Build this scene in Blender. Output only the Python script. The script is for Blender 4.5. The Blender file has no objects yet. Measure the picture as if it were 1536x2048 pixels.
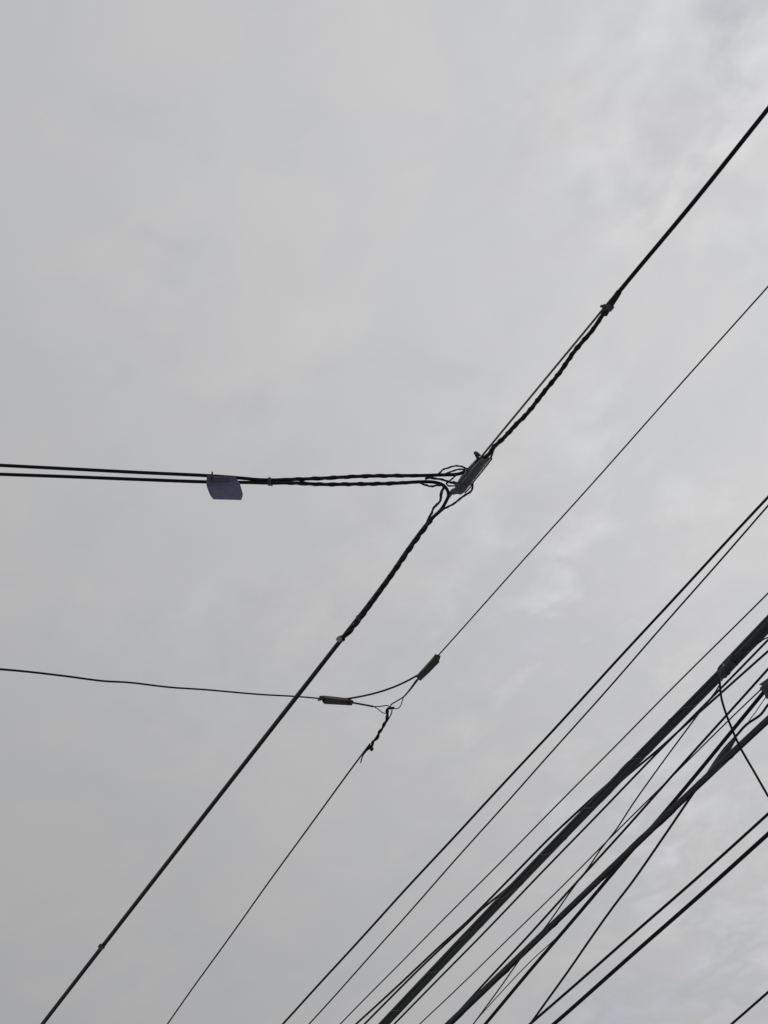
import bpy, math, random
import numpy as np
from mathutils import Vector

random.seed(4)
rng = np.random.default_rng(4)
S = bpy.context.scene
C = S.collection

# ------------------------------------------------------------------ camera
CAM = np.array([0.0, 0.0, 1.6])
PITCH = math.radians(45.0)
FPX = 4098.0                                   # focal length in photo pixels
cam = bpy.data.cameras.new('camera')
cam.sensor_fit = 'VERTICAL'
cam.sensor_height = 24.0
cam.lens = 24.0 * FPX / 2048.0
cam.clip_start = 0.05
cam.clip_end = 3000.0
camo = bpy.data.objects.new('camera', cam)
C.objects.link(camo)
camo.location = CAM
camo.rotation_euler = (math.pi / 2 + PITCH, 0, 0)
S.camera = camo

# ------------------------------------------------------------------ sky, sun, exposure
SUN_EL, SUN_AZ = math.radians(42), math.radians(26)     # azimuth from +Y towards +X
SUND = Vector((math.cos(SUN_EL) * math.sin(SUN_AZ), math.cos(SUN_EL) * math.cos(SUN_AZ), math.sin(SUN_EL)))
W = bpy.data.worlds.new('World')
S.world = W
W.use_nodes = True
nt = W.node_tree
nt.nodes.clear()


def N(t, kind, **kw):
    n = t.nodes.new(kind)
    for k, v in kw.items():
        setattr(n, k, v)
    return n


def math_node(t, op, a, b=None, c=None, clamp=False):
    n = N(t, 'ShaderNodeMath', operation=op)
    n.use_clamp = clamp
    for i, v in enumerate((a, b, c)):
        if v is None:
            continue
        if isinstance(v, (int, float)):
            n.inputs[i].default_value = v
        else:
            t.links.new(v, n.inputs[i])
    return n.outputs[0]


def ramp(t, fac, stops):
    n = N(t, 'ShaderNodeValToRGB')
    e = n.color_ramp.elements
    while len(e) < len(stops):
        e.new(0.5)
    for el, (p, col) in zip(e, stops):
        el.position = p
        el.color = col if len(col) == 4 else (*col, 1)
    n.color_ramp.interpolation = 'B_SPLINE'
    t.links.new(fac, n.inputs[0])
    return n.outputs[0]


def noise(t, vec, scale, detail, rough, dist=0.0):
    n = N(t, 'ShaderNodeTexNoise')
    n.inputs['Scale'].default_value = scale
    n.inputs['Detail'].default_value = detail
    n.inputs['Roughness'].default_value = rough
    n.inputs['Distortion'].default_value = dist
    t.links.new(vec, n.inputs['Vector'])
    return n.outputs['Fac']


tc = N(nt, 'ShaderNodeTexCoord')
sep = N(nt, 'ShaderNodeSeparateXYZ')
nt.links.new(tc.outputs['Generated'], sep.inputs[0])
zc = math_node(nt, 'MAXIMUM', sep.outputs[2], 0.06)
cx = math_node(nt, 'DIVIDE', sep.outputs[0], zc)
cy = math_node(nt, 'DIVIDE', sep.outputs[1], zc)
plane = N(nt, 'ShaderNodeCombineXYZ')                   # flat cloud layer seen from below
nt.links.new(cx, plane.inputs[0])
nt.links.new(cy, plane.inputs[1])
mp = N(nt, 'ShaderNodeMapping')
mp.inputs['Location'].default_value = (1.3, 7.606, 0.4)
rot = N(nt, 'ShaderNodeMapping')                        # wind-drawn: cloud streaks run one way across the layer
rot.inputs['Rotation'].default_value = (0, 0, math.radians(58))
nt.links.new(plane.outputs[0], rot.inputs[0])
nt.links.new(rot.outputs[0], mp.inputs[0])
mp.inputs['Scale'].default_value = (0.80, 1.0, 1.0)
big = noise(nt, mp.outputs[0], 1.9, 3, 0.5, 0.3)
mid = noise(nt, mp.outputs[0], 9.0, 5, 0.55, 0.6)
fine = noise(nt, mp.outputs[0], 24.0, 4, 0.55, 0.25)
patch = math_node(nt, 'MULTIPLY_ADD', math_node(nt, 'SUBTRACT', noise(nt, mp.outputs[0], 4.2, 2, 0.5), 0.42, clamp=True), 5.0, 0.15)
# overcast luminance: brighter overhead (CIE overcast sky) and towards the hidden sun
el = math_node(nt, 'DIVIDE', math_node(nt, 'MULTIPLY_ADD', zc, 2.0, 1.0), 3.0)
dot = N(nt, 'ShaderNodeVectorMath', operation='DOT_PRODUCT')
nt.links.new(tc.outputs['Generated'], dot.inputs[0])
dot.inputs[1].default_value = SUND
glow = math_node(nt, 'POWER', math_node(nt, 'MAXIMUM', dot.outputs['Value'], 0.0), 12.0)
lum = math_node(nt, 'MULTIPLY', el, math_node(nt, 'MULTIPLY_ADD', glow, 0.265, 0.535))
tex = math_node(nt, 'ADD', math_node(nt, 'MULTIPLY', math_node(nt, 'SUBTRACT', big, 0.5), 0.10),
                math_node(nt, 'MULTIPLY', math_node(nt, 'SUBTRACT', mid, 0.5), 0.10))
# the layer is thinner and more broken towards the sun
glow_b = math_node(nt, 'MULTIPLY', math_node(nt, 'MULTIPLY_ADD', glow, 2.0, -0.35, clamp=True), patch)
broken = math_node(nt, 'MULTIPLY', math_node(nt, 'SUBTRACT', fine, 0.5), math_node(nt, 'MULTIPLY', glow_b, 0.66))
tex = math_node(nt, 'ADD', tex, broken)
lum = math_node(nt, 'MULTIPLY', lum, math_node(nt, 'ADD', tex, 1.0))
bgc = N(nt, 'ShaderNodeBackground')
hue = ramp(nt, mid, [(0.36, (0.945, 0.982, 1.020)), (0.50, (0.982, 0.976, 1.020)), (0.62, (0.998, 0.992, 0.998))])
nt.links.new(hue, bgc.inputs['Color'])
nt.links.new(math_node(nt, 'MULTIPLY', lum, 1.02), bgc.inputs['Strength'])
sky = N(nt, 'ShaderNodeTexSky', sky_type='NISHITA')
sky.sun_disc = False
sky.sun_elevation = SUN_EL
sky.sun_rotation = SUN_AZ
bgs = N(nt, 'ShaderNodeBackground')
nt.links.new(sky.outputs[0], bgs.inputs['Color'])
bgs.inputs['Strength'].default_value = 0.10
mix = N(nt, 'ShaderNodeMixShader')                       # a little blue shows through thin cloud
thin = math_node(nt, 'MULTIPLY', math_node(nt, 'SUBTRACT', 0.50, fine, clamp=True), math_node(nt, 'MULTIPLY', glow_b, 1.5), clamp=True)
nt.links.new(thin, mix.inputs[0])
nt.links.new(bgc.outputs[0], mix.inputs[1])
nt.links.new(bgs.outputs[0], mix.inputs[2])
out = N(nt, 'ShaderNodeOutputWorld')
nt.links.new(mix.outputs[0], out.inputs[0])

sun = bpy.data.lights.new('sun', 'SUN')
sun.energy = 0.7
sun.angle = math.radians(25)
sun.color = (1.0, 0.97, 0.93)
suno = bpy.data.objects.new('sun', sun)
C.objects.link(suno)
suno.rotation_euler = (-SUND).to_track_quat('-Z', 'Y').to_euler()
suno.location = (6, -4, 30)

S.view_settings.view_transform = 'Standard'
S.view_settings.look = 'None'
S.view_settings.exposure = 0.0
S.view_settings.gamma = 1.0
S.view_settings.use_curve_mapping = False
S.cycles.filter_width = 1.5


# ------------------------------------------------------------------ materials
def material(name, col, rough=0.5, var=0.35, scale=40.0, metal=0.0, bump=0.0, trans=0.0, spec=0.5, stretch=None):
    m = bpy.data.materials.new(name)
    m.use_nodes = True
    t = m.node_tree
    b = t.nodes['Principled BSDF']
    co = N(t, 'ShaderNodeTexCoord')
    vec = co.outputs['Object']
    if stretch:
        mpn = N(t, 'ShaderNodeMapping')
        mpn.inputs['Scale'].default_value = stretch
        t.links.new(vec, mpn.inputs[0])
        vec = mpn.outputs[0]
    nz = noise(t, vec, scale, 5, 0.6)
    lo = tuple(c * (1 - var) for c in col)
    hi = tuple(min(1, c * (1 + var)) for c in col)
    nt2 = ramp(t, nz, [(0.3, lo), (0.7, hi)])
    t.links.new(nt2, b.inputs['Base Color'])
    b.inputs['Metallic'].default_value = metal
    b.inputs['Specular IOR Level'].default_value = spec
    rr = math_node(t, 'MULTIPLY_ADD', nz, 0.3, rough - 0.15, clamp=True)
    t.links.new(rr, b.inputs['Roughness'])
    if bump:
        bp = N(t, 'ShaderNodeBump')
        bp.inputs['Strength'].default_value = bump
        bp.inputs['Distance'].default_value = 0.002
        t.links.new(nz, bp.inputs['Height'])
        t.links.new(bp.outputs[0], b.inputs['Normal'])
    if trans:
        tr = N(t, 'ShaderNodeBsdfTranslucent')
        t.links.new(nt2, tr.inputs['Color'])
        mx = N(t, 'ShaderNodeMixShader')
        mx.inputs[0].default_value = trans
        t.links.new(b.outputs[0], mx.inputs[1])
        t.links.new(tr.outputs[0], mx.inputs[2])
        t.links.new(mx.outputs[0], t.nodes['Material Output'].inputs['Surface'])
    return m


M = dict(
    black=material('black_polyethylene', (0.009, 0.010, 0.012), 0.6, 0.4, 30, spec=0.25),
    sheath=material('weathered_black_sheath', (0.042, 0.050, 0.056), 0.6, 0.35, 18, bump=0.3),
    grip=material('dull_coated_grip', (0.016, 0.017, 0.018), 0.55, 0.4, 50, spec=0.3),
    steel=material('weathered_steel_wire', (0.035, 0.036, 0.04), 0.5, 0.35, 60, metal=0.3),
    support=material('grey_galvanised_strand', (0.13, 0.135, 0.14), 0.55, 0.3, 40),
    rib=material('pale_grey_ridge_highlight', (0.24, 0.26, 0.29), 0.4, 0.25, 60),  # lighter tone paints the highlights along the housing and clamp ridges
    housing=material('dark_grey_housing_plastic', (0.098, 0.108, 0.126), 0.42, 0.35, 35, bump=0.4),
    clamp=material('charcoal_clamp_plastic', (0.062, 0.057, 0.056), 0.42, 0.35, 60, bump=0.3),
    tie=material('cable_tie_nylon', (0.070, 0.074, 0.082), 0.4, 0.3, 80),
    palegrey=material('pale_grey_nylon', (0.36, 0.34, 0.37), 0.45, 0.2, 60),
    tag=material('violet_tag_film', (0.340, 0.335, 0.470), 0.5, 0.22, 24, trans=0.66, stretch=(1.2, 6, 6)),
    tagdark=material('dark_violet_backing', (0.050, 0.050, 0.080), 0.5, 0.2, 30),  # second tag layer, darkened and opaque so the upper film looks shaded
    asphalt=material('ground_concrete', (0.30, 0.29, 0.275), 0.9, 0.2, 0.8),
)


# ------------------------------------------------------------------ geometry helpers
def ray(u, v):
    x, y = (u - 768) / FPX, -(v - 1024) / FPX
    s, c = math.sin(PITCH), math.cos(PITCH)
    return np.array([x, c - y * s, s + y * c])


def P(u, v, h):
    """the point at height h that the photograph shows at (u, v)"""
    d = ray(u, v)
    return CAM + d * ((h - CAM[2]) / d[2])


def px(p):
    """metres that one photo pixel covers at point p"""
    s, c = math.sin(PITCH), math.cos(PITCH)
    return float(np.dot(p - CAM, np.array([0, c, s]))) / FPX


def path(pts, h, h1=None):
    """3-D polyline from traced (u, v) points (optional third value: own height)"""
    h1 = h if h1 is None else h1
    q = np.array([p[:2] for p in pts], float)
    L = np.r_[0, np.cumsum(np.hypot(*np.diff(q, axis=0).T))]
    L /= L[-1]
    return np.array([P(p[0], p[1], p[2] if len(p) > 2 else h + (h1 - h) * l) for p, l in zip(pts, L)])


def spline(p, per=8):
    p = np.asarray(p, float)
    if len(p) < 3:
        return np.array([p[0] + (p[-1] - p[0]) * t for t in np.linspace(0, 1, per + 1)])
    q = np.vstack([2 * p[0] - p[1], p, 2 * p[-1] - p[-2]])
    o = []
    for i in range(1, len(q) - 2):
        p0, p1, p2, p3 = q[i - 1:i + 3]
        a, b, c = (np.linalg.norm(y - x) ** 0.5 + 1e-9 for x, y in ((p0, p1), (p1, p2), (p2, p3)))
        m1 = (p2 - p1) + b * ((p1 - p0) / a - (p2 - p0) / (a + b))
        m2 = (p2 - p1) + b * ((p3 - p2) / c - (p3 - p1) / (b + c))
        for t in np.linspace(0, 1, per, endpoint=False):
            o.append((2 * t**3 - 3 * t**2 + 1) * p1 + (t**3 - 2 * t**2 + t) * m1
                     + (-2 * t**3 + 3 * t**2) * p2 + (t**3 - t**2) * m2)
    o.append(q[-2])
    return np.array(o)


def smooth_px(pts, deg=2, n=14):
    """least-squares curve through traced points of a taut wire"""
    q = np.array([p[:2] for p in pts], float)
    v = (q[:, 1] - 1500) / 500
    k = np.polyfit(v, q[:, 0], deg)
    return [(np.polyval(k, t), t * 500 + 1500) for t in np.linspace(v[0], v[-1], n)]


def extend(p, first=0.0, last=0.0, sag=0.004):
    p = list(p)
    for where, L in ((0, first), (-1, last)):
        if not L:
            continue
        a, b = (p[0], p[2]) if where == 0 else (p[-1], p[-3])
        d = (a - b) / np.linalg.norm(a - b)
        d[2] = max(-0.05, min(0.05, d[2]))
        new = [a + d * L * t + np.array([0, 0, sag * (L * t) ** 1.5]) for t in (0.15, 0.35, 0.65, 1.0)]
        p = new[::-1] + p if where == 0 else p + new
    return np.array(p)


def frames(p):
    t = np.gradient(p, axis=0)
    t /= np.linalg.norm(t, axis=1)[:, None] + 1e-12
    n = np.cross(t[0], [0, 0, 1.0])
    if np.linalg.norm(n) < 1e-3:
        n = np.cross(t[0], [1.0, 0, 0])
    n /= np.linalg.norm(n)
    ns = []
    for i in range(len(p)):
        n = n - t[i] * np.dot(n, t[i])
        n /= np.linalg.norm(n)
        ns.append(n)
    ns = np.array(ns)
    return t, ns, np.cross(t, ns)


def tube_data(p, r, sides=10):
    p = np.asarray(p, float)
    r = np.broadcast_to(np.asarray(r, float), (len(p),))
    t, a, b = frames(p)
    V, F = [], []
    for i in range(len(p)):
        for k in range(sides):
            w = 2 * math.pi * k / sides
            V.append(p[i] + r[i] * (math.cos(w) * a[i] + math.sin(w) * b[i]))
    for i in range(len(p) - 1):
        for k in range(sides):
            k2 = (k + 1) % sides
            F.append((i * sides + k, i * sides + k2, (i + 1) * sides + k2, (i + 1) * sides + k))
    F.append(tuple(range(sides))[::-1])
    F.append(tuple((len(p) - 1) * sides + k for k in range(sides)))
    return V, F


def link(name, V, F, mat, parent=None, smooth=True, origin=None):
    V = np.array(V)
    o3 = V.mean(axis=0) if origin is None else np.array(origin)
    if parent is not None:
        o3 = np.array(parent['_o'])
    me = bpy.data.meshes.new(name)
    me.from_pydata([tuple(v - o3) for v in V], [], F)
    me.update()
    if smooth:
        me.shade_smooth()
    me.materials.append(M[mat])
    o = bpy.data.objects.new(name, me)
    C.objects.link(o)
    if parent is not None:
        o.parent = parent
    else:
        o.location = o3
    o['_o'] = tuple(o3)
    return o


def tag(o, label, cat, group=None):
    o['label'] = label
    o['category'] = cat
    if group:
        o['group'] = group
    return o


def thing(name, at, label, cat, group=None):
    o = bpy.data.objects.new(name, None)
    C.objects.link(o)
    o.location = at
    o.empty_display_size = 0.05
    o['_o'] = tuple(float(x) for x in at)
    return tag(o, label, cat, group)


def tube(name, p, r, mat, parent=None, sides=10):
    return link(name, *tube_data(p, r, sides), mat, parent)


def helix(p, R, pitch, phase, per=14):
    """curve winding round polyline p at radius R"""
    p = np.asarray(p)
    d = np.r_[0, np.cumsum(np.linalg.norm(np.diff(p, axis=0), axis=1))]
    n = max(6, int(d[-1] / pitch * per))
    s = np.linspace(0, d[-1], n)
    q = np.stack([np.interp(s, d, p[:, k]) for k in range(3)], 1)
    t, a, b = frames(q)
    R = np.interp(s, np.linspace(0, d[-1], len(np.atleast_1d(R))), np.atleast_1d(R))
    w = 2 * math.pi * s / pitch + phase + 0.5 * np.sin(s * 31 + phase)
    return q + R[:, None] * (np.cos(w)[:, None] * a + np.sin(w)[:, None] * b)


def offset(p, across, deep):
    """shift a polyline sideways (seen from the street) and in depth, metres"""
    t, _, _ = frames(p)
    view = p - CAM
    view /= np.linalg.norm(view, axis=1)[:, None]
    s = np.cross(t, view)
    s /= np.linalg.norm(s, axis=1)[:, None]
    return p + s * np.reshape(across, (-1, 1)) + view * np.reshape(deep, (-1, 1))


def slab(name, outline, h, thick, mat, parent=None, bevel=0.2, dz=0.0):
    """solid with the given outline, extruded in depth, edges rounded"""
    q = np.array(outline, float)
    c = q.mean(axis=0)
    pc = P(c[0], c[1], h)
    view = (pc - CAM) / np.linalg.norm(pc - CAM)
    pts = []
    for u, v in q:
        d = ray(u, v)
        pts.append(CAM + d * (np.dot(pc - CAM, view) / np.dot(d, view)))
    pts = np.array(pts)
    ctr = pts.mean(axis=0)
    V, F = [], []
    prof = [(-0.5, 1 - bevel), (-0.5 + 0.5 * bevel, 1 - 0.3 * bevel), (-0.5 + bevel, 1.0), (0.5 - bevel, 1.0),
            (0.5 - 0.5 * bevel, 1 - 0.3 * bevel), (0.5, 1 - bevel)]
    n = len(pts)
    for z, k in prof:
        for p in pts:
            V.append(ctr + (p - ctr) * k + view * (z * thick + dz))
    for j in range(len(prof) - 1):
        for i in range(n):
            i2 = (i + 1) % n
            F.append((j * n + i, j * n + i2, (j + 1) * n + i2, (j + 1) * n + i))
    F.append(tuple(range(n))[::-1])
    F.append(tuple((len(prof) - 1) * n + i for i in range(n)))
    return link(name, V, F, mat, parent, smooth=False)


def ring(name, c, axis, R, r, mat, parent=None, squash=1.0, n=20):
    c = np.array(c)
    axis = np.array(axis) / np.linalg.norm(axis)
    a = np.cross(axis, [0, 0, 1.0]); a /= np.linalg.norm(a)
    b = np.cross(axis, a)
    V, F, m = [], [], 8
    for i in range(n):
        w = 2 * math.pi * i / n
        d = math.cos(w) * a + math.sin(w) * b * squash
        for k in range(m):
            e = 2 * math.pi * k / m
            V.append(c + d * (R + r * math.cos(e)) + axis * (r * 1.6 * math.sin(e)))
    for i in range(n):
        for k in range(m):
            F.append((i * m + k, ((i + 1) % n) * m + k, ((i + 1) % n) * m + (k + 1) % m, i * m + (k + 1) % m))
    return link(name, V, F, mat, parent)


def cable_tie(at, h, along, head, tail, label, R, mat='tie', w=3.0, head_mat=None):
    """strap round the cables, head block, cut tail; all in photo pixels"""
    c = P(*at, h)
    k = px(c)
    ax = P(at[0] + along[0], at[1] + along[1], h) - c
    o = thing('cable_tie', c, label, 'cable tie')
    ring('strap', c, ax, R * k, w * 0.42 * k, mat, o)
    hx, hy, s = head
    u, v = at[0] + hx, at[1] + hy
    e = np.array(along, float); e /= np.hypot(*e)
    f = np.array([-e[1], e[0]])
    box = [np.array([u, v]) + e * s * i + f * s * j for i, j in ((-1, -.7), (-.7, -1), (.7, -1), (1, -.7), (1, .7), (.7, 1), (-.7, 1), (-1, .7))]
    slab('head', box, h - R * k * 0.6, s * 2 * k, head_mat or mat, o, 0.25)
    if tail:
        p = spline(path([(u, v)] + [(at[0] + a, at[1] + b) for a, b in tail], h - 0.004), 5)
        tube('tail', p, np.linspace(w * 0.5, w * 0.42, len(p)) * k, mat, o, 8)
    return o


# ------------------------------------------------------------------ ground
g = bpy.data.meshes.new('ground')
s_ = 900
g.from_pydata([(-s_, -s_, 0), (s_, -s_, 0), (s_, s_, 0), (-s_, s_, 0)], [], [(0, 1, 2, 3)])
g.materials.append(M['asphalt'])
go = bpy.data.objects.new('ground', g)
C.objects.link(go)
go['kind'] = 'structure'
go['label'] = 'grey street surface below the wires'

FAR, NEAR = 14.0, 6.0
H = 7.0                                                  # height of the main telephone line


def wire(name, pts, h, w, label, cat='wire', mat='black', h1=None, deg=2, far=FAR, near=NEAR, ref=None, group=None, sides=10):
    """taut wire: points run from the far (lower) end to the near (upper) end"""
    q = smooth_px(pts, deg) if deg else pts
    p = path(q, h, h1)
    if not deg:
        p = spline(p, 6)
    mid_ = p[len(p) // 2] if ref is None else P(*ref, h)
    r = w / 2 * px(mid_)
    p = extend(p, far, near)
    d = np.r_[0, np.cumsum(np.linalg.norm(np.diff(p, axis=0), axis=1))]
    n = int(d[-1] / 0.12) + 2
    s = np.unique(np.r_[np.linspace(0, d[-1], n), d])
    p = np.stack([np.interp(s, d, p[:, i]) for i in range(3)], 1)
    a, b, c = rng.uniform(0, 6.28, 3)
    k = px(mid_)
    p = offset(p, k * (0.55 * np.sin(s * 2.3 + a) + 0.35 * np.sin(s * 5.9 + b)), k * 0.8 * np.sin(s * 3.1 + c))
    return tag(tube(name, p, r, mat, None, sides), label, cat, group)


# ------------------------------------------------------------------ main diagonal telephone line
diag_low = [(84, 2048), (203, 1894.5), (300, 1769), (440, 1589), (587, 1400), (651, 1319), (687, 1273)]
# support wire, one continuous run past the housing
mess = smooth_px(diag_low, 2, 9) + [(738, 1206), (786, 1141), (811, 1104), (858, 1042), (881, 1020), (903, 990), (932, 952), (964, 912), (1085, 765), (1190, 638), (1216, 606),
        (1238, 580), (1386, 402), (1536, 214)]
mp3 = path(mess, H)
mp3 = offset(mp3, np.r_[[0.0045] * 9, [0.002] * 6, [0.0] * 8], np.r_[[0.0] * 9, [0.012] * 14])
k0 = px(P(930, 950, H))
tag(tube('support_wire', extend(spline(mp3, 5), FAR, NEAR), 2.1 * k0, 'support'),
    'thin grey steel support wire running straight behind the dark splice housing', 'wire')

# cable A: lower line of the pair, bends round and follows the support wire down
A = [(0, 948.5), (140, 953.5), (280, 959), (420, 964), (500, 965), (538, 966), (588, 966), (653, 969), (713, 968), (780, 967), (848, 963.5),
     (868, 964.5), (884, 969), (894, 979), (897, 990), (892, 1003), (881, 1021), (868, 1033), (858, 1045), (825, 1089), (786, 1145), (738, 1211), (700, 1262)]
A2 = [(u + 1.5, v + 1.5) for u, v in smooth_px(diag_low, 2, 9)[::-1]]
Ap = spline(path(A + A2, H - 0.012), 6)
tag(tube('telephone_cable', extend(Ap, 6.0, FAR), 3.5 * k0, 'black'),
    'black cable, lower of the tagged pair, bending sharply at the housing into the long diagonal', 'cable')
# cable B: upper line of the pair, ends in the housing
B = [(0, 930.6), (140, 937.8), (280, 945), (420, 951.6), (480, 956), (512, 959), (538, 960), (593, 958.6), (653, 956), (713, 953), (780, 951.5), (848, 951), (878, 950),
     (917, 948), (930, 943)]
tag(tube('telephone_cable', extend(spline(path(B, H), 6), 6.0, 0), 3.5 * k0, 'black'),
    'black cable, upper of the tagged pair, running into the dark splice housing', 'cable')
# cable C: leaves the housing and climbs to the upper right
Cc = [(952, 926), (968, 916), (978, 908), (985, 897), (1008.8, 874.5), (1030, 851), (1053.8, 827.6), (1085, 787.6), (1116, 749.5), (1147.5, 704.5), (1167, 681), (1185, 660), (1214, 617),
      (1238, 584), (1386, 406), (1536, 218)]
Cp = spline(path(Cc, H - 0.008), 6)
tag(tube('telephone_cable', extend(Cp, 0, NEAR), 4.0 * k0, 'black'),
    'thick black cable climbing away from the housing through the knobbed tie', 'cable')


tag(tube('tapered_sleeve', spline(path([(1208, 627), (1214, 618), (1222, 607), (1230, 596), (1238, 584)], H - 0.008), 4),
         np.linspace(1, 0, 17) * 2.2 * k0 + 5.4 * k0, 'grip'), 'short tapered black sleeve on the climbing cable under the knobbed tie', 'sleeve')


def grip(pts, h, R, r, pitch, n, label, mat='grip', ends=(0.4, 1, 1, 1, 0.5)):
    p = spline(path(pts, h), 6)
    k = px(p[len(p) // 2])
    o = thing('helical_grip', p[0], label, 'cable grip')
    for i in range(n):
        hp = helix(p, np.array(ends) * R * k, pitch * k, 2 * math.pi * i / n + 0.3)
        tube('strand', hp, r * k, mat, o, 8)
    return o


grip(Cc[2:13], H - 0.008, 3.3, 2.0, 52, 2, 'black spiral grip twisted along the cable between housing and knobbed tie', ends=(1, 1, 1, 1, 1, 0.7))
grip([(862, 1040), (846, 1061), (825, 1089), (786, 1145), (738, 1211), (712, 1246), (690, 1273)], H - 0.010, 4.0, 1.9, 84, 3,
     'black spiral grip wound on the cable just below the housing', ends=(0.8, 1, 1, 1, 1.2, 1.1))
grip(B[5:13], H, 2.7, 1.9, 66, 2, 'black spiral grip on the upper cable between the tag and the housing')
grip(A[4:12], H - 0.012, 2.7, 1.9, 58, 2, 'black spiral grip on the lower cable between the tag and the housing')

# splice housing with its leads
hc = P(938, 955, H)
ho = thing('splice_housing', hc, 'dark grey plastic splice housing where the cables meet', 'splice housing')
outl = [(953, 917), (961, 913.5), (975, 912.5), (982, 917), (964, 940), (946, 962), (944, 968), (938, 973), (929, 984.5), (922, 989.5), (914, 988), (906, 990), (903, 984), (910, 974), (908, 967), (914, 965), (922.5, 951), (929, 946), (935, 936)]
bd = slab('body', outl, H - 0.02, 0.056, 'housing', ho, 0.24)
lid = [(960, 919), (968, 917.5), (975, 919), (974, 924), (962, 939), (948, 955.5), (940, 958), (934, 953), (937, 945), (948, 931)]
ld = slab('lid', lid, H - 0.045, 0.020, 'housing', ho, 0.34, dz=-0.012)
low = [(931, 957), (938, 962), (937, 970), (928, 980), (921, 985.5), (912, 985.5), (911, 981), (920, 968)]
lp = slab('end_plate', low, H - 0.045, 0.014, 'housing', ho, 0.3, dz=-0.008)
for q in ([(966, 918), (961, 920), (955, 926), (948.5, 933), (944, 938)], [(972, 923), (966, 930), (959, 936)]):
    tube('rib', spline(path(q, H - 0.066), 4), 0.8 * k0, 'rib', ld, 8)
for q in ([(937, 950.5), (930, 957), (924, 965)], [(919, 970), (914, 977), (911, 983)]):
    tube('rib', spline(path(q, H - 0.060), 4), 0.8 * k0, 'rib', lp, 8)
for q in ((963, 927), (949, 945), (930, 971)):
    c_ = path([q, (q[0], q[1] + 0.8)], H - 0.058)
    v_ = (c_[0] - CAM) / np.linalg.norm(c_[0] - CAM)
    tube('screw', np.array([c_[0] + v_ * 0.02, c_[0] - v_ * 0.008, c_[0] - v_ * 0.012]), np.array([2.3, 2.3, 1.6]) * k0, 'tie', bd, 8)
tube('dark_edge', spline(path([(984, 917), (966, 940.5), (947, 964), (942, 972.5), (930, 986)], H - 0.03), 4), 1.5 * k0, 'black', bd, 8)  # black strip that darkens one long edge of the housing
tube('bolt', path([(957, 918), (952, 909), (950.5, 905)], H - 0.02), np.array([3.6, 3.4, 3.8]) * k0, 'tie', bd, 8)
tube('bolt', path([(950.5, 905), (955, 907), (960, 911)], H - 0.022), np.array([3.2, 3.0, 2.6]) * k0, 'tie', bd, 8)
tube('bolt', path([(914, 967), (907, 965), (905.5, 964)], H - 0.02), np.array([3.0, 3.4, 2.6]) * k0, 'tie', bd, 8)
tube('bolt', path([(908, 978), (903, 982), (901.5, 984)], H - 0.02), np.array([2.6, 2.8, 2.2]) * k0, 'tie', bd, 8)
leads = [
    ([(874, 951), (880, 945), (886, 940), (895, 936.5), (913, 931.5), (922, 932.5), (936, 938)], 1.5, -0.03),
    ([(886, 950), (895, 946), (906, 942), (918, 939.5), (926, 939.5), (936, 943)], 1.4, -0.02),
    ([(850, 958), (862, 956), (881.5, 957.5), (893, 961.5), (901, 964.5), (912, 966)], 1.6, -0.025),
    ([(912, 951), (905, 956), (896, 962), (892.5, 967), (896, 971.5), (909, 972)], 1.2, -0.035),
    ([(840, 965), (849, 969), (862, 971.8), (874, 970.5), (884, 971)], 1.5, -0.03),
    ([(887, 975), (884, 985), (882, 997), (878, 1006), (869, 1015), (864, 1024), (860, 1033), (857, 1046)], 1.6, -0.03),
    ([(886, 976), (881, 988), (880.5, 1000), (874, 1010), (866, 1018), (861, 1028), (855, 1040), (853, 1050)], 1.0, -0.045),
    ([(940, 960), (943.5, 967), (944.5, 975), (941, 982.5), (933, 989), (922, 997), (911, 1006), (898, 1014), (886, 1020), (876, 1027)], 1.5, -0.04),
    ([(982, 916), (985, 908), (988, 899), (996, 889)], 1.4, -0.02),
    ([(904, 984), (898, 988), (893, 1000)], 1.8, 0.0),
]
for q, w, dh in leads:
    lp3 = spline(path(q, H + dh), 7)
    jit = np.cumsum(rng.normal(0, 0.28, len(lp3)))
    jit = (jit - np.linspace(jit[0], jit[-1], len(jit))) * k0
    tube('lead', offset(lp3, jit, 0.5 * jit), w * rng.uniform(1.1, 1.5) * k0 * (1 + 0.12 * np.sin(np.arange(len(lp3)) * 0.9)), 'grip', ho, 8)

# ties on the line
e1 = (0.63, -0.77)
cable_tie((1219, 613), H - 0.008, e1, (1, 2, 7.0), None, 'dark tie with a round knob binding the climbing cable at the top of the spiral', 7.5, w=4)
o = cable_tie((1211, 615), H - 0.008, e1, (-3, -2, 3.2), [(-6, -3), (-8.5, -2.5), (-9.5, -1.5)], 'small dark tie whose cut tail sticks out beside the larger knobbed tie', 5.5, w=6)
cable_tie((684, 1277), H - 0.01, e1, (-6, 1, 5.2), None, 'tie with pale grey square head below the lower spiral', 6.0, w=3, head_mat='palegrey')
cable_tie((718, 1236), H - 0.01, e1, (1, 0, 3.0), None, 'dark tie wrapped round the lower end of the spiral above the pale headed tie', 5.6, w=3)
cable_tie((204, 1893), H - 0.008, e1, (-2.5, 0, 4.8), None, 'small lone dark clip on the long diagonal far below the splice housing', 4.8, w=3.4)
cable_tie((539, 963), H - 0.008, (1, 0.02), (0, -4, 3.6), [(3, 4), (5, 8)], 'dark tie cinching the horizontal pair together right of the violet tag', 7.2, w=5)
cable_tie((424, 957), H - 0.006, (1, 0.04), (0, -4, 2.4), [(0, -9), (0.8, -13)], 'thin tie with upright tail fixing the violet tag to the pair', 9.5, w=3.6)

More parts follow.
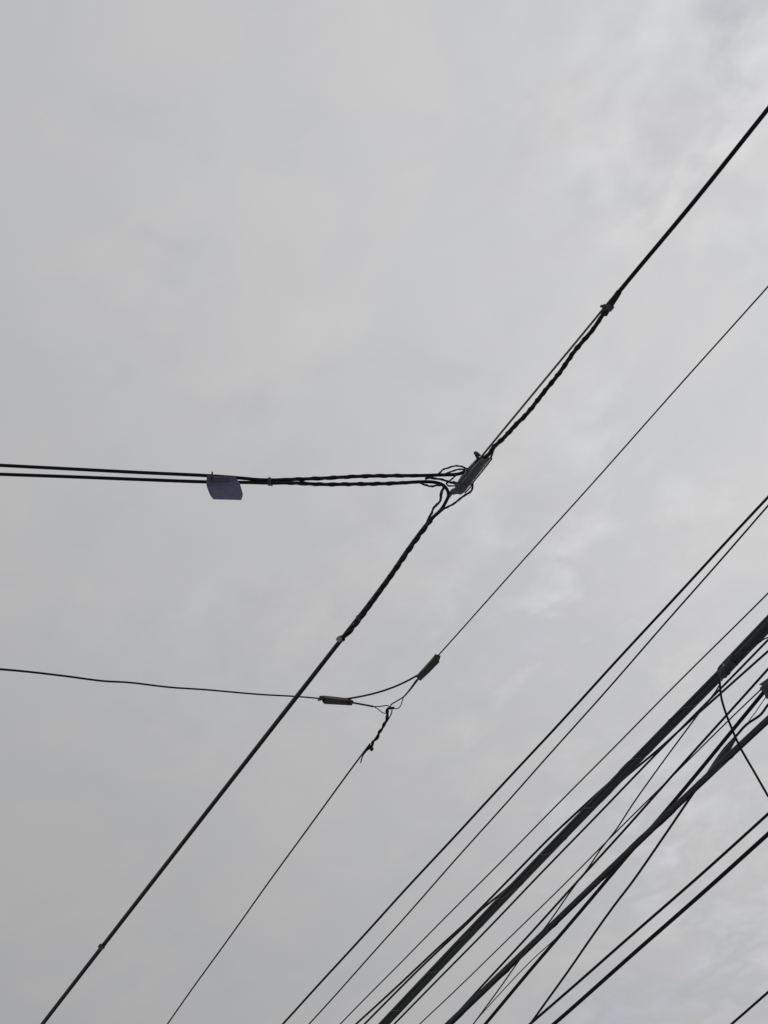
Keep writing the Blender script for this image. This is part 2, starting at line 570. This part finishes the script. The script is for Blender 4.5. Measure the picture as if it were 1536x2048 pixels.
# identification tag: a film folded over both cables with a hanging flap
to = thing('cable_tag', P(448, 958, H), 'dark violet plastic tag folded over the horizontal pair of cables', 'tag')
left = [(414, 951), (413, 960), (412.5, 967.5), (416.3, 980.6), (421.5, 992), (427, 998.8)]
right = [(471, 953.5), (474.5, 959), (478, 964), (483, 978), (485.6, 990), (482.5, 1000.2)]


def sheet(name, L, R, hs, mat, parent, nx=14, ny=20, wob=0.002, thick=0.0012):
    Ls = spline([(a, b, z) for (a, b), z in zip(L, hs)], 4)
    Rs = spline([(a, b, z) for (a, b), z in zip(R, hs)], 4)
    V, F = [], []
    m = len(Ls)
    for side in (0, 1):
        for j in range(m):
            for i in range(nx + 1):
                t = i / nx
                q = Ls[j] * (1 - t) + Rs[j] * t
                bow = 0.010 * math.sin(math.pi * t) * (j / m) + wob * math.sin(7 * t + 3 * j / m)
                V.append(P(q[0], q[1], q[2] - bow + side * thick))
    nn = m * (nx + 1)
    for j in range(m - 1):
        for i in range(nx):
            a = j * (nx + 1) + i
            F.append((a, a + 1, a + nx + 2, a + nx + 1))
            F.append((nn + a + nx + 1, nn + a + nx + 2, nn + a + 1, nn + a))
    loop = [i for i in range(nx)] + [j * (nx + 1) + nx for j in range(m - 1)] + \
           [(m - 1) * (nx + 1) + i for i in range(nx, 0, -1)] + [j * (nx + 1) for j in range(m - 1, 0, -1)]
    for a, b in zip(loop, loop[1:] + loop[:1]):
        F.append((b, a, nn + a, nn + b))
    return link(name, V, F, mat, parent)


sheet('film', left, right, [H - 0.014, H - 0.020, H - 0.034, H - 0.048, H - 0.054, H - 0.050], 'tag', to)
sheet('backing', [(414.5, 951.5), (414, 960), (414, 968), (417, 974)], [(471, 954), (474, 959), (477, 965), (479, 972)],
      [H + 0.012, H + 0.016, H + 0.012, H + 0.004], 'tagdark', to, wob=0.001)
tube('fold_edge', spline(path([(414, 962), (445, 962), (474, 962)], H - 0.030), 4), 1.0 * k0, 'housing', to, 8)

# ------------------------------------------------------------------ house drop with two clamps
HD = 7.5
kd = px(P(770, 1400, HD))
wire('drop_wire', [(874, 1314), (920, 1263), (1050, 1116), (1225.6, 920), (1380, 748), (1536, 573)], HD, 3.0,
     'lone thin wire rising from the upper drop clamp past the splice housing', mat='steel', far=0, near=NEAR)
wire('drop_wire', [(335, 2048), (420, 1928), (500, 1817), (549.5, 1748), (620, 1651), (700, 1541), (733, 1498), (742, 1488)], HD, 3.2,
     'thin wire running down from the twisted wire tail below the drop clamps', mat='steel', far=FAR, near=0)
lw = [(0, 1338.4), (56, 1343.5), (129, 1352), (206, 1362), (258, 1365), (339, 1374.5), (412.5, 1379.5), (516, 1388.6), (593, 1393), (640, 1397)]
p = spline(path(lw, HD), 6)
n_ = len(p)
tag(tube('drop_wire', extend(p, 6, 0), np.r_[[2.3] * 4, np.linspace(2.3, 1.5, n_)] * kd, 'black'),
    'slightly wavy thin black wire ending in the lower drop clamp', 'wire')
tag(tube('jumper_cable', path([(u, float(np.polyval(np.polyfit([690, 700, 719, 750, 783, 808, 829, 838], [1398, 1397, 1393.5, 1386, 1376, 1365, 1354, 1348.5], 3), u))) for u in range(690, 840, 6)], HD - 0.02), 1.9 * kd, 'black'),
    'short black jumper sagging between the two drop clamps', 'cable')


def drop_clamp(body, cap, ridge, bails, label):
    c = P(*np.mean(body, axis=0), HD)
    o = thing('drop_clamp', c, label, 'drop clamp', 'wedge clamps of the house drop')
    slab('body', body, HD - 0.01, 0.026, 'clamp', o, 0.36)
    bdy_wedge = slab('wedge', cap, HD - 0.024, 0.016, 'clamp', o, 0.2)
    tube('ridge', spline(path(ridge, HD - 0.030), 4), 0.9 * kd, 'rib', o, 8)
    for e_ in (0, -1):
        a_, b_ = np.array(ridge[e_], float), np.array(ridge[1], float)
        n_ = (a_ - b_) / np.hypot(*(a_ - b_)); f_ = np.array([-n_[1], n_[0]]) * (1 if (n_[0] * 1 > 0) else -1)
        q_ = [tuple(a_ + f_ * t_) for t_ in (0, 5, 10)]
        tube('end_band', spline(path(q_, HD - 0.026), 3), 1.6 * kd, 'black', o, 8)
    for q, w in bails:
        tube('bail_wire', spline(path(q, HD + 0.004), 6), w * kd, 'steel', o, 8)
    return o


drop_clamp([(869.5, 1310), (873, 1309), (879, 1312), (878.5, 1325), (859, 1345), (841, 1361.5), (838, 1360), (831, 1353), (848, 1334)],
           [(870, 1308.5), (872.5, 1308.5), (881, 1311), (881, 1313.5), (877, 1326), (873, 1328), (864, 1318)],
           [(868, 1315), (852, 1333), (836, 1352)],
           [([(838, 1356), (833, 1360), (819, 1379.5), (807, 1393.5), (794, 1402), (784, 1408), (779, 1415)], 1.3),
            ([(808, 1393), (804.5, 1401), (802, 1410), (797, 1416), (791, 1417.5), (784, 1416)], 1.0),
            ([(836, 1359), (822, 1377), (809, 1392)], 1.7)],
           'upper charcoal wedge clamp tilted along the rising drop wire')
drop_clamp([(640, 1392), (649, 1391), (672, 1393.5), (698, 1396.5), (707.5, 1402), (704, 1411), (675, 1409.5), (648, 1408), (643, 1400)],
           [(638.5, 1392), (643, 1391), (647, 1394), (646, 1400), (640, 1401.5), (635, 1402), (635, 1399), (638, 1398)],
           [(648, 1394), (672, 1397), (698, 1400)],
           [([(698, 1404), (706, 1405.5), (725, 1409), (748, 1413), (763, 1412.5), (775, 1411), (780, 1414)], 1.1),
            ([(748, 1413), (757, 1419), (767, 1426), (773, 1426), (777, 1421)], 1.0),
            ([(700, 1404.5), (720, 1408), (747, 1413)], 1.9)],
           'lower charcoal wedge clamp lying level at the end of the wavy wire')

tw = thing('wire_hook', P(778, 1418, HD), 'black twisted wire tail and hook holding both clamp loops', 'hook')
tube('hook', spline(path([(789, 1416), (783, 1416), (777, 1417), (773.5, 1421), (775, 1428)], HD - 0.012), 6), np.linspace(2.6, 2.8, 25) * kd, 'black', tw)
tail_p = spline(path([(775, 1422), (774.5, 1434), (767, 1451), (758.5, 1465), (754, 1476), (746, 1484), (742, 1494), (733, 1499), (728, 1506)], HD - 0.010), 6)
for i in range(2):
    tube('twisted_strand', helix(tail_p, np.array([1.5, 1.6, 1.7, 1.5, 1.2]) * kd, 44 * kd, math.pi * i + 0.4), 2.0 * kd, 'black', tw, 8)
tube('loop', spline(path([(784, 1418), (783.5, 1424), (781, 1431), (776, 1440), (771, 1447)], HD - 0.02), 6), 1.2 * kd, 'black', tw, 8)
tube('knot', spline(path([(738, 1491), (742, 1495), (744.5, 1498), (742, 1500)], HD - 0.018), 5), 3.2 * kd, 'black', tw, 8)
tube('loose_end', spline(path([(735, 1497), (731, 1501), (727, 1509), (724, 1516), (721.3, 1525)], HD - 0.015), 5), 1.3 * kd, 'black', tw, 8)

# ------------------------------------------------------------------ crowd of lines on the right
G = 'overhead lines running along the street'
wire('overhead_wire', [(565, 2048), (840, 1748), (836, 1753), (1161.5, 1400), (1197, 1361), (1370, 1174), (1536, 995)], 8.0, 4.9,
     'black wire of the spaced pair, the one nearer the twisted hook', group=G)
wire('overhead_wire', [(618, 2048), (836, 1805), (887, 1748), (1136, 1467), (1194, 1401), (1230, 1360), (1536, 1013)], 8.2, 3.3,
     'thinner wire of the spaced pair, the one nearer the thick bundle', group=G)
wire('overhead_wire', [(681, 2048), (836, 1890), (900, 1826), (977, 1749), (1136, 1588), (1236, 1486.5), (1421, 1300), (1536, 1187)], 7.7, 2.9,
     'very thin wire running alone between the spaced pair and the thick bundle', mat='steel', group=G)
wire('overhead_wire', [(712, 2048), (790, 1976), (870, 1902), (934, 1844), (1031, 1746), (1096, 1680), (1140, 1638), (1206, 1576), (1262, 1527), (1330, 1461), (1400, 1393), (1450, 1342), (1536, 1254)], 7.5, 4.6,
     'black wire converging with the thick bundle along its upper side', deg=0, group=G)
wire('overhead_wire', [(730, 2048), (836, 1941), (934, 1848), (963, 1819), (1006, 1783), (1060, 1733), (1130, 1667), (1200, 1601), (1253, 1552), (1313, 1502), (1396, 1428), (1438, 1391), (1536, 1303)], 7.35, 4.4,
     'black wire that crosses behind the thick bundle from one side to the other', deg=0, group=G)
wire('overhead_wire', [(789, 2048), (836, 1999), (900, 1934), (1082, 1748), (1136, 1690), (1236, 1588), (1313, 1509), (1396, 1424), (1442, 1373), (1536, 1280)], 7.25, 4.2,
     'black wire hugging the lower side of the thick bundle all along', deg=3, group=G)
wire('overhead_wire', [(841, 2048), (952, 1941), (1044, 1850), (1136, 1760), (1201, 1697), (1231, 1664), (1313, 1586), (1407, 1488), (1480, 1420), (1530, 1373)], 7.62, 2.7,
     'very thin wire ending at the toothed clamp', mat='steel', deg=3, near=0, group=G)
wire('overhead_wire', [(895, 2048), (953, 1985), (1076, 1852), (1175, 1740), (1266, 1637), (1313, 1586), (1407, 1485), (1536, 1338)], 7.45, 4.6,
     'black wire passing just above the toothed clamp', deg=3, group=G)
w7 = [(947, 2048), (961, 2029), (1002, 1973), (1047, 1910), (1095, 1850), (1141, 1783), (1175, 1737), (1201, 1698), (1231, 1660), (1266, 1607), (1318, 1534), (1396, 1428), (1430, 1384), (1440, 1368)]
wire('service_wire', w7, 6.8, 2.9, 'thin wire crossing the others steeply up to the strap on the thick bundle', deg=0, h1=7.0, near=0, mat='steel')
wire('service_wire', [(947, 2049), (961, 2031), (1031, 1953), (1070, 1914), (1111, 1877), (1140, 1846), (1189, 1789)], 7.22, 2.0,
     'hair thin wire joining the middle black cable from below', deg=0, near=0, mat='steel')
wire('overhead_cable', [(971, 2048), (1031, 1976), (1109, 1883), (1136, 1851), (1188, 1790), (1227, 1746), (1270, 1697), (1310, 1649), (1350, 1598), (1396, 1542), (1464, 1460), (1521, 1390), (1550, 1360)],
     7.15, 7.4, 'medium black cable running up into the toothed clamp', 'cable', deg=3, group=G)
wire('service_wire', [(1061, 2048), (1136, 1942), (1170, 1892), (1201, 1848), (1232, 1806), (1266, 1762), (1329, 1671), (1386, 1588), (1407, 1560), (1428, 1528), (1448, 1500), (1469, 1477), (1493, 1450),
      (1521, 1430), (1536, 1410), (1560, 1384)], 7.05, 5.0, 'kinked black wire slanting across the lower cable and looping along its upper side', deg=0)
wire('overhead_wire', [(1061, 2048), (1136, 1983), (1266, 1868), (1396, 1753.5), (1536, 1628)], 7.0, 5.8,
     'black wire of the lower wide pair, the thinner one', group=G)
wire('overhead_cable', [(1107, 2048), (1136, 2024), (1266, 1909), (1318, 1864), (1396, 1793), (1475, 1724), (1536, 1668)], 6.8, 8.4,
     'black cable of the lower wide pair, the thicker one', 'cable', group=G)
wire('overhead_wire', [(1463, 2048), (1500, 2016), (1536, 1984)], 7.0, 5.2, 'short stretch of black wire alone below the lower wide pair', deg=1, group=G)


tag(tube('shrink_sleeve', spline(path([(1412, 1558), (1424, 1542), (1437, 1526), (1450, 1507), (1461, 1491), (1470, 1479)], 7.04), 4),
         np.interp(np.linspace(0, 1, 21), [0, .25, .55, .8, 1], [3, 8.0, 8.5, 4.5, 2.6]) * px(P(1440, 1520, 7.04)), 'sheath'),
    'swollen dark sleeve on the kinked wire where it meets the slimmer bundle', 'sleeve')


def bundle(pts, h, cables, label, deg, lash=True, far=FAR, near=NEAR, pitch=170, lash_r=0.8, lash_R=None):
    q = smooth_px(pts, deg, 22)
    p = path(q, h)
    k = px(p[len(p) // 2])
    p = extend(p, far, near)
    d = np.r_[0, np.cumsum(np.linalg.norm(np.diff(p, axis=0), axis=1))]
    s = np.linspace(0, d[-1], 160)
    p = np.stack([np.interp(s, d, p[:, i]) for i in range(3)], 1)
    o = thing('cable_bundle', p[60], label, 'cable bundle')
    for i, (a, b, r, ph, mat) in enumerate(cables):
        sw = np.sin(s * 1.3 + ph) * 0.5 * k
        tube('cable', offset(p, a * k + sw, b * k + 0.5 * np.cos(s * 1.1 + ph) * k), r * k, mat, o, 12)
    if lash:
        hp = helix(p, lash_R * k, pitch * k, 0.5, 16)
        tube('lashing_wire', hp, lash_r * k, 'support', o, 6)
    return o, p, k


HB = 7.0
b1 = [(768, 2048), (836, 1976), (944, 1862), (1053, 1748), (1145, 1652), (1236, 1557), (1326, 1463), (1396, 1395), (1450, 1341), (1490, 1299), (1536, 1252)]
bo, bp, kb = bundle(b1, HB, [(-5.2, 0, 4.5, 0.2, 'sheath'), (5.0, 0.5, 4.6, 2.1, 'sheath'), (-0.4, -4.0, 4.2, 4.0, 'sheath'), (0.0, 5.0, 4.8, 1.0, 'black'), (3.4, -5.4, 2.0, 3.0, 'black')],
                    'thick dark bundle of lashed cables with a strap near its upper end', 3, lash_R=9.2)
# extra cables that join the bundle above the strap
up = [(1441, 1349), (1452, 1337), (1466, 1322), (1490, 1297), (1536, 1249), (1580, 1203)]
for a, b, r in ((-7.0, -3, 4.2), (8.2, 1, 4.4), (2.5, -7, 4.2)):
    q = extend(spline(path(up, HB), 5), 0, NEAR - 1)
    tube('cable', offset(q, np.minimum(np.linspace(0.4, 8, len(q)), 1) * a * kb, b * kb), r * kb, 'sheath', bo, 10)
tube('loose_strand', spline(path([(1508, 1293), (1520, 1284), (1527, 1279), (1533, 1276), (1545, 1270), (1560, 1258)], HB - 0.03), 5), 1.2 * kb, 'steel', bo, 8)

# strap on the bundle
so = thing('cable_strap', P(1450, 1341, HB), 'rough wrapped strap with pale tie ends round the thick bundle', 'strap')
axis = P(1470, 1321, HB) - P(1440, 1351, HB)
pts = [(1443, 1349), (1445, 1347), (1452, 1339), (1458, 1332), (1464, 1326), (1467, 1322), (1469, 1320)]
tube('sleeve', spline(path(pts, HB - 0.005), 3), np.interp(np.linspace(0, 1, 19), [0, .1, .5, .85, 1], [9.0, 9.9, 9.6, 10.2, 9.4]) * kb, 'sheath', so, 14)
for (u, v, R, r) in ((1445, 1347, 10.0, 0.6), (1453, 1338, 9.8, 0.4), (1467, 1322.5, 10.2, 0.6)):
    ring('band', P(u, v, HB - 0.005), axis, R * kb, r * kb, 'tie', so)
tube('pale_tie', spline(path([(1447, 1329.5), (1444, 1336), (1441.5, 1345), (1440.5, 1354), (1441, 1361)], HB - 0.045), 5), 0.9 * kb, 'tie', so, 8)
slab('tie_end', [(1444, 1329), (1447, 1327), (1450, 1329), (1449, 1332), (1446, 1333)], HB - 0.05, 0.008, 'palegrey', so)
slab('tie_end', [(1440, 1362), (1442, 1359.5), (1446, 1358.5), (1445, 1361.5), (1441, 1364)], HB - 0.05, 0.008, 'palegrey', so)
tube('offcut', spline(path([(1461, 1315), (1464, 1312), (1468, 1311)], HB - 0.01), 4), 1.8 * kb, 'sheath', so, 8)
tube('offcut', spline(path([(1454, 1350), (1459, 1346), (1459, 1342)], HB - 0.03), 4), 2.2 * kb, 'sheath', so, 8)

# second, slimmer bundle
b2 = [(898, 2048), (955, 1993), (1047, 1908), (1136, 1820), (1227, 1732), (1303, 1657), (1365, 1600), (1396, 1570), (1448, 1524), (1482, 1493), (1536, 1437)]
bo2, bp2, kb2 = bundle(b2, 6.9, [(-2.8, 0, 3.6, 0.6, 'black'), (3.2, 0.2, 3.8, 2.6, 'sheath'), (0.2, -3.4, 2.8, 1.4, 'sheath')],
                       'slimmer dark cable bundle that the curved hanging wire crosses', 3, pitch=210, lash_r=0.6, lash_R=6.6)

# curved service drop from the strap
tag(tube('service_drop', extend(spline(path([(1439.5, 1362, 6.95), (1440, 1372, 6.93), (1443, 1397, 6.88), (1453, 1430, 6.83), (1464, 1458, 6.78), (1473, 1479, 6.76), (1481.5, 1497, 6.74),
     (1508, 1543, 6.68), (1536, 1592, 6.6)], 6.9), 6), 0, 5.0), 2.2 * kb, 'black'),
    'thin black wire hanging in a curve from the strap across the other lines', 'wire')

# toothed clamp at the picture's edge and its tie wire
co = thing('suspension_clamp', P(1545, 1365, 7.15), 'dark toothed metal clamp gripping the medium black cable', 'clamp')
cl = [(1517.5, 1369), (1527, 1362.5), (1536, 1356), (1552, 1338), (1566, 1330), (1580, 1338), (1572, 1356), (1556, 1377), (1546, 1391), (1538, 1396), (1533.5, 1398.5), (1530, 1393), (1528.5, 1386), (1521.5, 1381), (1519, 1376), (1524, 1371.5)]
slab('body', cl, 7.13, 0.045, 'housing', co, 0.14)
tube('bolt', path([(1545, 1372), (1540, 1378), (1538, 1381)], 7.09), np.array([3.4, 3.6, 3.0]) * kb, 'tie', co, 8)
tube('bolt', path([(1560, 1352), (1555, 1358), (1553, 1361)], 7.09), np.array([3.4, 3.6, 3.0]) * kb, 'tie', co, 8)
for q in ([(1526, 1374), (1536, 1365), (1550, 1348)], [(1534, 1389), (1546, 1376), (1560, 1358)]):
    tube('rib', spline(path(q, 7.1), 4), 1.5 * kb, 'housing', co, 8)
tag(tube('tie_wire', spline(path([(1532, 1394), (1520, 1411), (1510, 1426), (1502, 1436), (1499, 1441), (1495, 1447), (1500, 1444)], 7.09), 5), 0.9 * kb, 'steel'),
    'hair thin tie wire slanting down from the toothed clamp', 'wire')

for o in bpy.data.objects:
    if '_o' in o:
        del o['_o']
